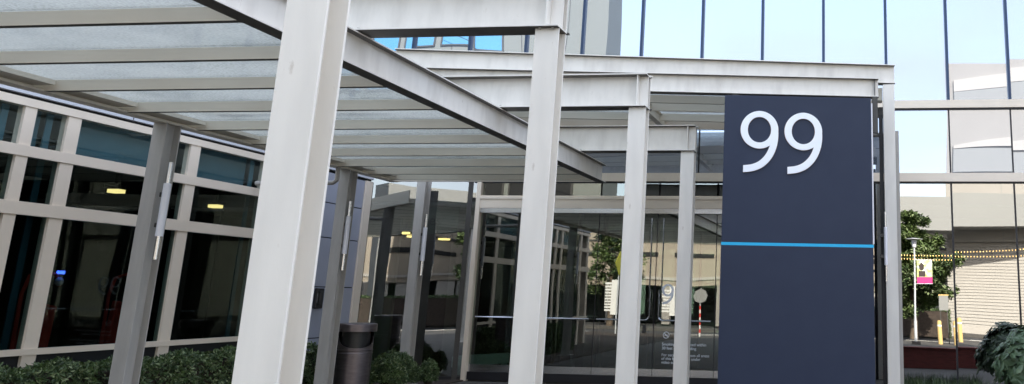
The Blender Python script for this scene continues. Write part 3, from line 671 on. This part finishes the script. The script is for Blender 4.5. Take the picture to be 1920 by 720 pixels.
hedge('hedge', 'long clipped hedge in front of the left wing windows, behind the nearest post', -9.05, -8.42, 6.6, 13.2, .02, .73, 36000, .055, group=None)
def round_shrub(name, label, x, y, z, rx, ry, rz, nleaf, size, mats, asp=.42, light=.15, seed=1):
    rnd = random.Random(seed); t = thing(name, label, 'shrub', (x, y, z))
    mbs = [MB(), MB()]
    for k in range(nleaf):
        a = rnd.uniform(0, 2 * math.pi); cz = rnd.uniform(-.4, 1); s = math.sqrt(1 - cz * cz)
        dv = Vector((math.cos(a) * s, math.sin(a) * s, cz))
        rr = (1 + .10 * math.sin(5 * a + 3 * cz) + .08 * math.sin(9 * a - 5 * cz)) * (1 - abs(rnd.gauss(0, .10)))
        p = Vector((x + dv.x * rx * rr, y + dv.y * ry * rr, z + rz * .45 + dv.z * rz * .55 * rr))
        nn = dv + Vector((rnd.gauss(0, .5), rnd.gauss(0, .5), rnd.gauss(0, .5)))
        leaf_mesh(mbs[1 if rnd.random() < light else 0], p, nn, size, asp, rnd)
    MB().lathe(x, y, [(rx * .3, z), (rx * .72, z + rz * .3), (rx * .72, z + rz * .62), (rx * .35, z + rz * .84)], 14).build('branches', 'soil', t)
    mbs[0].build('foliage', mats[0], t); mbs[1].build('young_foliage', mats[1], t); return t
round_shrub('shrub', 'small dark green shrub right of the bronze litter bin', -7.66, 14.0, .02, .36, .36, .57, 7000, .055, ('leaf_hedge', 'leaf_light'), seed=2)
round_shrub('shrub', 'little low shrub behind the farthest grey post base', -7.40, 14.7, .02, .14, .14, .42, 1800, .05, ('leaf_hedge', 'leaf_light'), seed=5)

hedge('hedge', 'dark hedge beneath the evergreen tree in the mirrored street', -1.5, 4.6, -11.9, -11.2, .03, 1.35, 9000, .10)
def whorl_shrub(x, y, z, R_, H_, label, seed, n=210, L=.125):
    """broad leaved shrub: each twig ends in a whorl of drooping leaves"""
    rnd = random.Random(seed); t = thing('rhododendron', label, 'shrub', (x, y, z))
    mb = MB(); tw = MB(); tip = MB()
    for k in range(n):
        a = rnd.uniform(0, 2 * math.pi); cz = rnd.uniform(-.35, 1); s = math.sqrt(1 - cz * cz)
        dv = Vector((math.cos(a) * s, math.sin(a) * s, cz)); rr = rnd.uniform(.62, 1.12)
        c = Vector((x + dv.x * R_ * rr, y + dv.y * R_ * rr, z + H_ * .5 + dv.z * H_ * .48 * rr))
        ax = (dv + Vector((rnd.gauss(0, .25), rnd.gauss(0, .25), .35 + rnd.gauss(0, .2)))).normalized()
        e1 = ax.orthogonal().normalized(); e2 = ax.cross(e1)
        nl = rnd.randint(6, 9); ph_ = rnd.uniform(0, 6)
        for j in range(nl):
            th = ph_ + 2 * math.pi * j / nl + rnd.gauss(0, .12); droop = rnd.uniform(-.35, .35)
            o_ = (e1 * math.cos(th) + e2 * math.sin(th)); d = (o_ + ax * droop).normalized(); sd_ = ax.cross(o_).normalized()
            Lk = L * rnd.uniform(.75, 1.2); w_ = Lk * .23; upn = d.cross(sd_) * -.3 * w_
            q = [c, c + d * Lk * .3 + sd_ * w_ * .85 + upn, c + d * Lk * .65 + sd_ * w_ + upn - ax * .01, c + d * Lk - ax * .025, c + d * Lk * .65 - sd_ * w_ + upn - ax * .01, c + d * Lk * .3 - sd_ * w_ * .85 + upn, c + d * Lk * .5 - ax * .004]
            mb.add(q, [(0, 1, 6), (1, 2, 6), (2, 3, 6), (3, 4, 6), (4, 5, 6), (5, 0, 6)])
        tip.tube([c, c + ax * .03], [.006, .002], 5)
        tw.tube([Vector((x, y, z + .05)) + dv * .05, (c + Vector((x, y, z + H_ * .3))) / 2, c], [.014, .009, .004], 5)
    mb.build('foliage', 'leaf_shrub', t); tw.build('branches', 'bark', t); tip.build('buds', 'leaf_light', t)['kind'] = 'stuff'; return t
whorl_shrub(2.86, 14.9, 0.0, .58, 1.20, 'broad leaved grey green shrub at the lower right before the glass', 4, n=330, L=.17)

def grass(x0, x1, y0, y1, n, h, label, seed):
    rnd = random.Random(seed); mb = MB()
    for k in range(n):
        x, y = rnd.uniform(x0, x1), rnd.uniform(y0, y1); a = rnd.uniform(0, 6.28); L = h * rnd.uniform(.5, 1.2); b = rnd.uniform(.1, .5) * L
        d = Vector((math.cos(a), math.sin(a), 0)); s = Vector((-d.y, d.x, 0)) * .005
        p = Vector((x, y, 0)); q = p + Vector((0, 0, L * .6)) + d * b * .3; r_ = p + Vector((0, 0, L)) + d * b
        mb.add([p - s, p + s, q + s * .7, q - s * .7, r_], [(0, 1, 2, 3), (3, 2, 4)])
    return tag(mb.build('ornamental_grass', 'leaf_hedge', loc=((x0 + x1) / 2, y0, 0)), label, 'grass', kind='stuff')
grass(.75, 2.2, 15.0, 15.7, 1300, .30, 'dark tufts of grass along the foot of the right hand glass', 6)

# dark red planter wall in front of the right facade (met in the glass)
pw = thing('planter_wall', 'low dark red brick planter wall mirrored in the right hand glass', 'planter', (3.5, 9.5, 0))
B(.95, 7.0, 9.3, 9.65, 0, .46).build('wall', 'planter', pw, bevel=.01)
B(.92, 7.03, 9.27, 9.68, .462, .50).build('capstone', 'planter', pw, bevel=.008)

# ------------------------------------------------------------------ across the street: everything the glass mirrors
def tree(x, y, h, cr, label, seed, nleaf=9000, trunk_h=None, size=.24, cyl=False):
    rnd = random.Random(seed); t = thing('evergreen_tree', label, 'tree', (x, y, 0), 'trees across the street')
    th = trunk_h or h * .28
    tr = MB(); tr.tube([(x, y, 0), (x + .05, y, th * .5), (x - .03, y + .04, th), (x, y, h * .85)], [.20, .16, .14, .03], 10)
    limbs = []
    for k in range(16):
        a = k * 2.4; z = th + (h * .8 - th) * k / 16; L = cr * (1 - .5 * (z - th) / (h - th))
        e = Vector((x + math.cos(a) * L, y + math.sin(a) * L, z + L * .35)); limbs.append((Vector((x, y, z)), e)); tr.tube([(x, y, z), e], [.05, .01], 6)
    tr.build('trunk', 'bark', t, smooth=True)
    mbs = [MB(), MB()]; clumps = []
    for b, e in limbs:
        for j in range(7):
            f = rnd.uniform(.3, 1.05); clumps.append((b.lerp(e, f) + Vector((rnd.gauss(0, cr * .14), rnd.gauss(0, cr * .14), rnd.gauss(0, .25))), cr * rnd.uniform(.12, .26)))
    for j in range(14): clumps.append((Vector((x + rnd.gauss(0, cr * .2), y + rnd.gauss(0, cr * .2), h * rnd.uniform(.8, 1.0))), cr * .16))
    per = nleaf // len(clumps)
    for c, r_ in clumps:
        for k in range(per):
            dv = Vector((rnd.gauss(0, 1), rnd.gauss(0, 1), rnd.gauss(0, .7))).normalized() * r_ * rnd.uniform(.4, 1.1)
            leaf_mesh(mbs[1 if rnd.random() < .22 else 0], c + dv, dv + Vector((0, 0, .5)), size, .5, rnd)
    mbs[0].build('crown', 'leaf_tree', t); mbs[1].build('crown_tips', 'leaf_light', t); return t
tree(2.6, -8.0, 5.4, 1.7, 'bushy evergreen tree mirrored right of the white column, behind a lamp post', 11, 48000, 1.5, .2)
tree(-24.0, -9.5, 9, 2.6, 'tall dark evergreen mirrored dimly in the left corner glazing', 12, 7000, 2.0, .3)
tree(22, 9, 10, 3.2, 'dark evergreen standing far off to the right of the entrance', 14, 8000, 1.5, .3)
tree(21, 3, 9, 3.2, 'broad evergreen to the right of the forecourt, nearer than its neighbour', 15, 8000, 1.5, .3)
tree(24, -3, 11, 3.4, 'tallest evergreen right of the forecourt beside the road', 16, 8000, 1.5, .3)
tree(19, 16, 9, 3.4, 'dark evergreen beyond the right end of the office building', 17, 9000, 1.0, .32)
tree(25, 22, 11, 4, 'dark evergreen farthest beyond the right end of the office building', 18, 9000, 1.0, .34)

sl_ = thing('street_lamp', 'slender pale street lamp with disc head and hanging banner, mirrored in right glass', 'street lamp', (2.34, -2.9, 0))
MB().tube([(2.34, -2.9, 0), (2.34, -2.9, .9), (2.34, -2.9, 1.0), (2.34, -2.9, 3.8)], [.06, .06, .042, .034], 14).build('pole', 'galv', sl_, smooth=True)
MB().lathe(2.34, -2.9, [(.06, 3.78), (.09, 3.82), (.11, 4.02), (.10, 4.05)], 18).build('lamp_head', 'diffuser', sl_, smooth=True)
MB().lathe(2.34, -2.9, [(.02, 4.06), (.36, 4.085), (.36, 4.10), (.02, 4.14)], 24).build('lamp_disc', 'galv', sl_, smooth=True)
B(2.18, 2.5, -3.06, -2.74, 0, .12).build('base', 'concrete', sl_)
bnn = B(2.43, 3.06, -2.91, -2.90, 2.66, 3.32).build('banner', 'banner', sl_)
B(2.43, 3.06, -2.912, -2.898, 2.40, 2.659).build('banner_band', 'magenta', sl_)
mb = MB(); mb.lathe(0, 0, [(.0, -.01), (.13, -.01), (.13, 0.0), (.0, 0.0)], 18)
hd = MB(); hd.tube([(2.62, -2.894, 3.02), (2.62, -2.890, 3.02)], .10, 18); hd.tube([(2.62, -2.894, 3.10), (2.62, -2.889, 3.10)], .13, 4); hd.box(2.50, 2.78, -2.896, -2.889, 2.68, 2.90); hd.build('printed_figure', 'banner_dark', sl_)

for z in (3.33, 2.39): MB().tube([(2.34, -2.905, z), (3.08, -2.905, z)], .010, 8).build('banner_arm', 'galv', sl_)

def string_lights(a, b, sag, nb, label):
    t = thing('string_lights', label, 'string lights', a, 'strings of bulbs across the street')
    a, b = Vector(a), Vector(b); pts = []
    for k in range(41):
        f = k / 40; p = a.lerp(b, f); p.z -= sag * 4 * f * (1 - f); pts.append(p)
    MB().tube(pts, .006, 5).build('cable', 'black', t)
    mb = MB()
    for k in range(nb):
        f = (k + .5) / nb; p = a.lerp(b, f); p.z -= sag * 4 * f * (1 - f)
        mb.lathe(p.x, p.y, [(.004, p.z - .055), (.013, p.z - .04), (.015, p.z - .02), (.008, p.z)], 8)
    ob_ = mb.build('bulbs', 'bulb', t); ob_['kind'] = 'stuff'
string_lights((1.2, -4.5, 3.62), (9.5, -5.0, 3.95), .12, 66, 'upper string of small amber bulbs mirrored across the right glass')
string_lights((1.2, -4.6, 3.50), (9.5, -4.8, 3.62), .10, 66, 'lower string of small amber bulbs mirrored across the right glass')

for x, lab in ((3.42, 'mustard round bollard nearer the street lamp in the mirrored street'), (4.05, 'mustard round bollard farther from the street lamp in the mirrored street')):
    tb = thing('bollard', lab, 'bollard', (x, -4.4, 0), 'mustard bollards by the street')
    MB().lathe(x, -4.4, [(.09, 0), (.09, .88), (.07, .93), (.02, .95)], 18).build('shaft', 'mustard', tb, smooth=True)
    MB().lathe(x, -4.4, [(.092, .70), (.094, .71), (.094, .76), (.092, .77)], 18).build('band', 'paint_white', tb, smooth=True)
nb_ = thing('notice_board', 'small grey notice board on two legs in the mirrored street', 'notice board', (3.75, -5.2, 0))
B(3.52, 3.90, -5.2, -5.17, 1.35, 1.95).build('board', 'tower', nb_); B(3.50, 3.92, -5.21, -5.16, 1.951, 2.0).build('board_cap', 'mustard', nb_)
B(3.55, 3.59, -5.20, -5.17, 0, 1.349).build('leg', 'darkmetal', nb_); B(3.83, 3.87, -5.20, -5.17, 0, 1.349).build('leg', 'darkmetal', nb_)

def windows(t, x0, x1, n, z0, z1, y, m_='blue_glass', fr=.12, inset=.0):
    w_ = (x1 - x0) / n
    for k in range(n):
        a, b = x0 + k * w_ + w_ * .12, x0 + (k + 1) * w_ - w_ * .12
        f_ = MB(); f_.box(a - fr, a, y - .02, y + .08, z0, z1); f_.box(b, b + fr, y - .02, y + .08, z0, z1); f_.box(a - fr, b + fr, y - .02, y + .08, z1, z1 + fr); f_.box(a - fr, b + fr, y - .02, y + .1, z0 - fr, z0)
        wd_ = f_.build('window', 'darkmetal', t)
        B(a, b, y - .01, y + .03, z0, z1).build('pane', m_, wd_)
# tall pale block far left behind the camera, mirrored in the upper glass
bt = thing('pale_tower', 'tall grey green block mirrored in the upper glass left of the bright sky', 'building', (-36, -38, 0))
B(-62, -19.1, -34, -30, 0, 34).build('wall', 'tower_pale', bt)
B(-62.3, -18.8, -34.3, -29.7, 34.01, 34.7).build('roof', 'tower', bt)
for z in (17.5, 20.5): windows(bt, -45, -27.2, 6, z, z + 2.2, -29.95)
windows(bt, -60, -21, 14, 8.5, 11, -29.95, 'dark'); windows(bt, -60, -21, 14, 4.2, 6.6, -29.95, 'dark')
for x in (-56, -50, -44, -38, -32, -26, -22.4): B(x, x + .06, -29.999, -29.98, 0, 34).build('panel_joint', 'darkmetal', bt)
for z in (16.2, 24.6, 29): B(-62, -19.1, -29.997, -29.975, z, z + .08).build('panel_joint', 'darkmetal', bt)
# cream block on the right with deep eaves
bc = thing('cream_block', 'cream block with deep pale eaves mirrored in the right hand glass', 'building', (18, -18, 0))
MB().prism([(4.9, -14), (34, -14), (34, -22), (9.2, -22)], (0, 0, 4.6), (0, 0, 13.2), (1, 0, 0), (0, 1, 0)).build('wall', 'cream', bc)
for nm, mt_, q in (('ramp_fascia', 'siding', [(5.22, 13.5), (18, 15.1), (18, 14.0), (5.22, 12.9)]), ('ramp_painted_shade', 'tower', [(5.22, 12.88), (18, 13.95), (18, 12.2), (5.22, 12.1)]),
                   ('ramp_fascia', 'siding', [(5.22, 9.55), (18, 11.6), (18, 9.9), (5.22, 9.36)]), ('ramp_painted_shade', 'tower', [(5.22, 9.33), (18, 9.4), (18, 8.1), (5.22, 8.05)])):
    MB().prism(q, (0, -14.001, 0), (0, -13.85, 0), (1, 0, 0), (0, 0, 1)).build(nm, mt_, bc)  # bright slanted slabs; the grey ones below paint in their shaded band
MB().prism([(4.9, -14), (34, -14), (34, -22), (9.2, -22)], (0, 0, 13.21), (0, 0, 14.4), (1, 0, 0), (0, 1, 0)).build('roof', 'cream', bc)
for x in (7.4, 11.2, 15.0): B(x, x + .03, -13.999, -13.98, 4.6, 8.0).build('panel_joint', 'tower', bc)
MB().prism([(4.9, -14.4), (34, -14.4), (34, -22), (9.2, -22)], (0, 0, 0), (0, 0, 4.59), (1, 0, 0), (0, 1, 0)).build('ground_floor', 'siding', bc)
sw = MB()
for k in range(26): sw.box(4.9, 34, -14.395, -14.37, .5 + k * .155, .5 + k * .155 + .012)
sw.build('siding_lines', 'tower', bc)
# sloping concrete deck
dk = thing('footbridge', 'oblique pale concrete footbridge deck mirrored above the tree in the right glass', 'bridge', (8, -10, 0))
mb = MB(); mb.add([(-.5, -10.5, 5.1), (16, -13.9, 5.3), (16, -16, 5.3), (-.5, -12.5, 5.1), (-.5, -10.5, 6.75), (16, -13.9, 6.9), (16, -16, 6.9), (-.5, -12.5, 6.75)],
    [(3, 2, 1, 0), (4, 5, 6, 7), (0, 1, 5, 4), (1, 2, 6, 5), (2, 3, 7, 6), (3, 0, 4, 7)]); mb.build('deck', 'tower', dk)
B(-.3, .3, -12.2, -11.2, 0, 5.09).build('pier', 'tower', dk)
# low white sided building, centre left
bs = thing('white_sided_building', 'low white sided building with dark openings mirrored in the corner glazing', 'building', (-21, -16, 0))
B(-29, -19.2, -20, -13, 0, 4.9).build('wall', 'siding', bs); B(-29.4, -18.8, -20.4, -12.4, 4.91, 5.2).build('roof', 'tower', bs)
for x in (-27.6, -24.9, -22.4): B(x, x + 1.1, -13.01, -12.95, 0, 3.9).build('opening', 'dark', bs)
sw = MB()
for k in range(24): sw.box(-29, -19.2, -12.999, -12.98, .3 + k * .18, .3 + k * .18 + .012)
sw.build('siding_lines', 'tower', bs)
# beige garage opposite the doors
bg_ = thing('beige_garage', 'beige two storey garage with dark openings mirrored in the glass doors', 'building', (-11, -24, 0))
B(-18.6, 7.4, -30, -20, 2.3, 6.2).build('wall', 'beigewall', bg_)
for x in (-18.6, -15.2, -11.8, -8.4, -5.0, -1.6, 1.8, 5.2): B(x, x + .5, -20.3, -19.9, .0, 2.29).build('pillar', 'cream', bg_)
for x in (-4.4, -2.9, -.9, .6, 2.5, 4.0, 5.9): B(x, x + 1.05, -20.2, -20.1, 0, 2.285).build('roller_door', 'siding', bg_)
B(-18.6, 7.4, -30, -24, 0, 2.29).build('inner_wall', 'wall_dark', bg_)
for x in (-17.8, -14.4, -11.0, -7.6, -4.2, -.8, 2.6): B(x, x + 2.3, -19.995, -19.95, 3.9, 4.15).build('opening', 'dark', bg_)
B(-18.6, 7.4, -19.99, -19.93, 2.62, 2.78).build('trim_band', 'siding', bg_); B(-18.6, 7.4, -19.99, -19.93, 4.8, 4.9).build('trim_band', 'darkmetal', bg_)
B(-18.9, 7.7, -30.2, -19.7, 6.21, 6.4).build('roof', 'darkmetal', bg_)
# louvred white screen
ls = thing('louvre_screen', 'white ribbed louvre screen mirrored between the door handles', 'screen', (-10.6, -5, 0))
for k in range(10): B(-10.9, -10.6, -5.1, -4.98, .95 + k * .13, 1.03 + k * .13).build('louvre', 'paint_white', ls)
B(-10.59, -10.3, -5.15, -4.95, .8, 2.3).build('post', 'paint_white', ls)
ls = thing('louvre_screen', 'second white ribbed louvre screen mirrored at the middle door seam', 'screen', (-7.9, -5, 0))
for k in range(8): B(-8.4, -8.05, -5.1, -4.98, .95 + k * .13, 1.03 + k * .13).build('louvre', 'paint_white', ls)
B(-8.04, -7.8, -5.15, -4.95, .8, 2.1).build('post', 'paint_white', ls)
# street signs
ss = thing('stop_sign', 'grey back of an octagonal sign on a red and white banded pole, mirrored', 'sign', (-6.6, -5, 0))
MB().tube([(-6.65, -5.02, 1.69), (-6.65, -4.99, 1.69)], .30, 8).build('octagon', 'tower', ss)
for k in range(8): MB().tube([(-6.65, -5.05, .16 * k + .0), (-6.65, -5.05, .16 * k + .16)], .035, 10).build('pole_band', 'post_red' if k % 2 else 'paint_white', ss)
MB().tube([(-6.65, -5.05, 1.28), (-6.65, -5.05, 2.0)], .03, 10).build('pole', 'galv', ss)
yl = thing('warning_sign', 'yellow diamond warning sign turned edgewise, mirrored in the glass doors', 'sign', (-10.3, -5, 0))
mb = MB(); mb.prism([(-.5, 0), (0, -.5), (.5, 0), (0, .5)], (-10.28, -4.9, 2.95), (-10.262, -4.895, 2.95), (-.12, .99, 0), (0, 0, 1)); mb.build('diamond', 'yellow', yl)
MB().tube([(-10.3, -4.95, 0), (-10.3, -4.95, 3.4)], .03, 10).build('pole', 'galv', yl)
tree(-4.6, -12, 3.6, .8, 'slim young street tree mirrored beside the banded pole', 21, 2500, 1.2, .13)
tree(-13.2, -14, 6.5, 1.5, 'mid sized street tree mirrored in front of the beige garage', 22, 9000, 1.8, .2)
# cables
for i, (z0, z1, lab) in enumerate(((27, 12.5, 'upper thin overhead cable mirrored over the pale block'), (24, 9.5, 'lower thin overhead cable mirrored over the pale block'))):
    pts = []
    for k in range(31):
        f_ = k / 30; pts.append((-44 + 36 * f_, -24, z0 + (z1 - z0) * f_ - 1.4 * 4 * f_ * (1 - f_)))
    tag(MB().tube(pts, .03, 5).build('overhead_cable', 'black', loc=(-44, -24, z0)), lab, 'cable')

for o in bpy.data.objects:
    if '_w' in o: del o['_w']
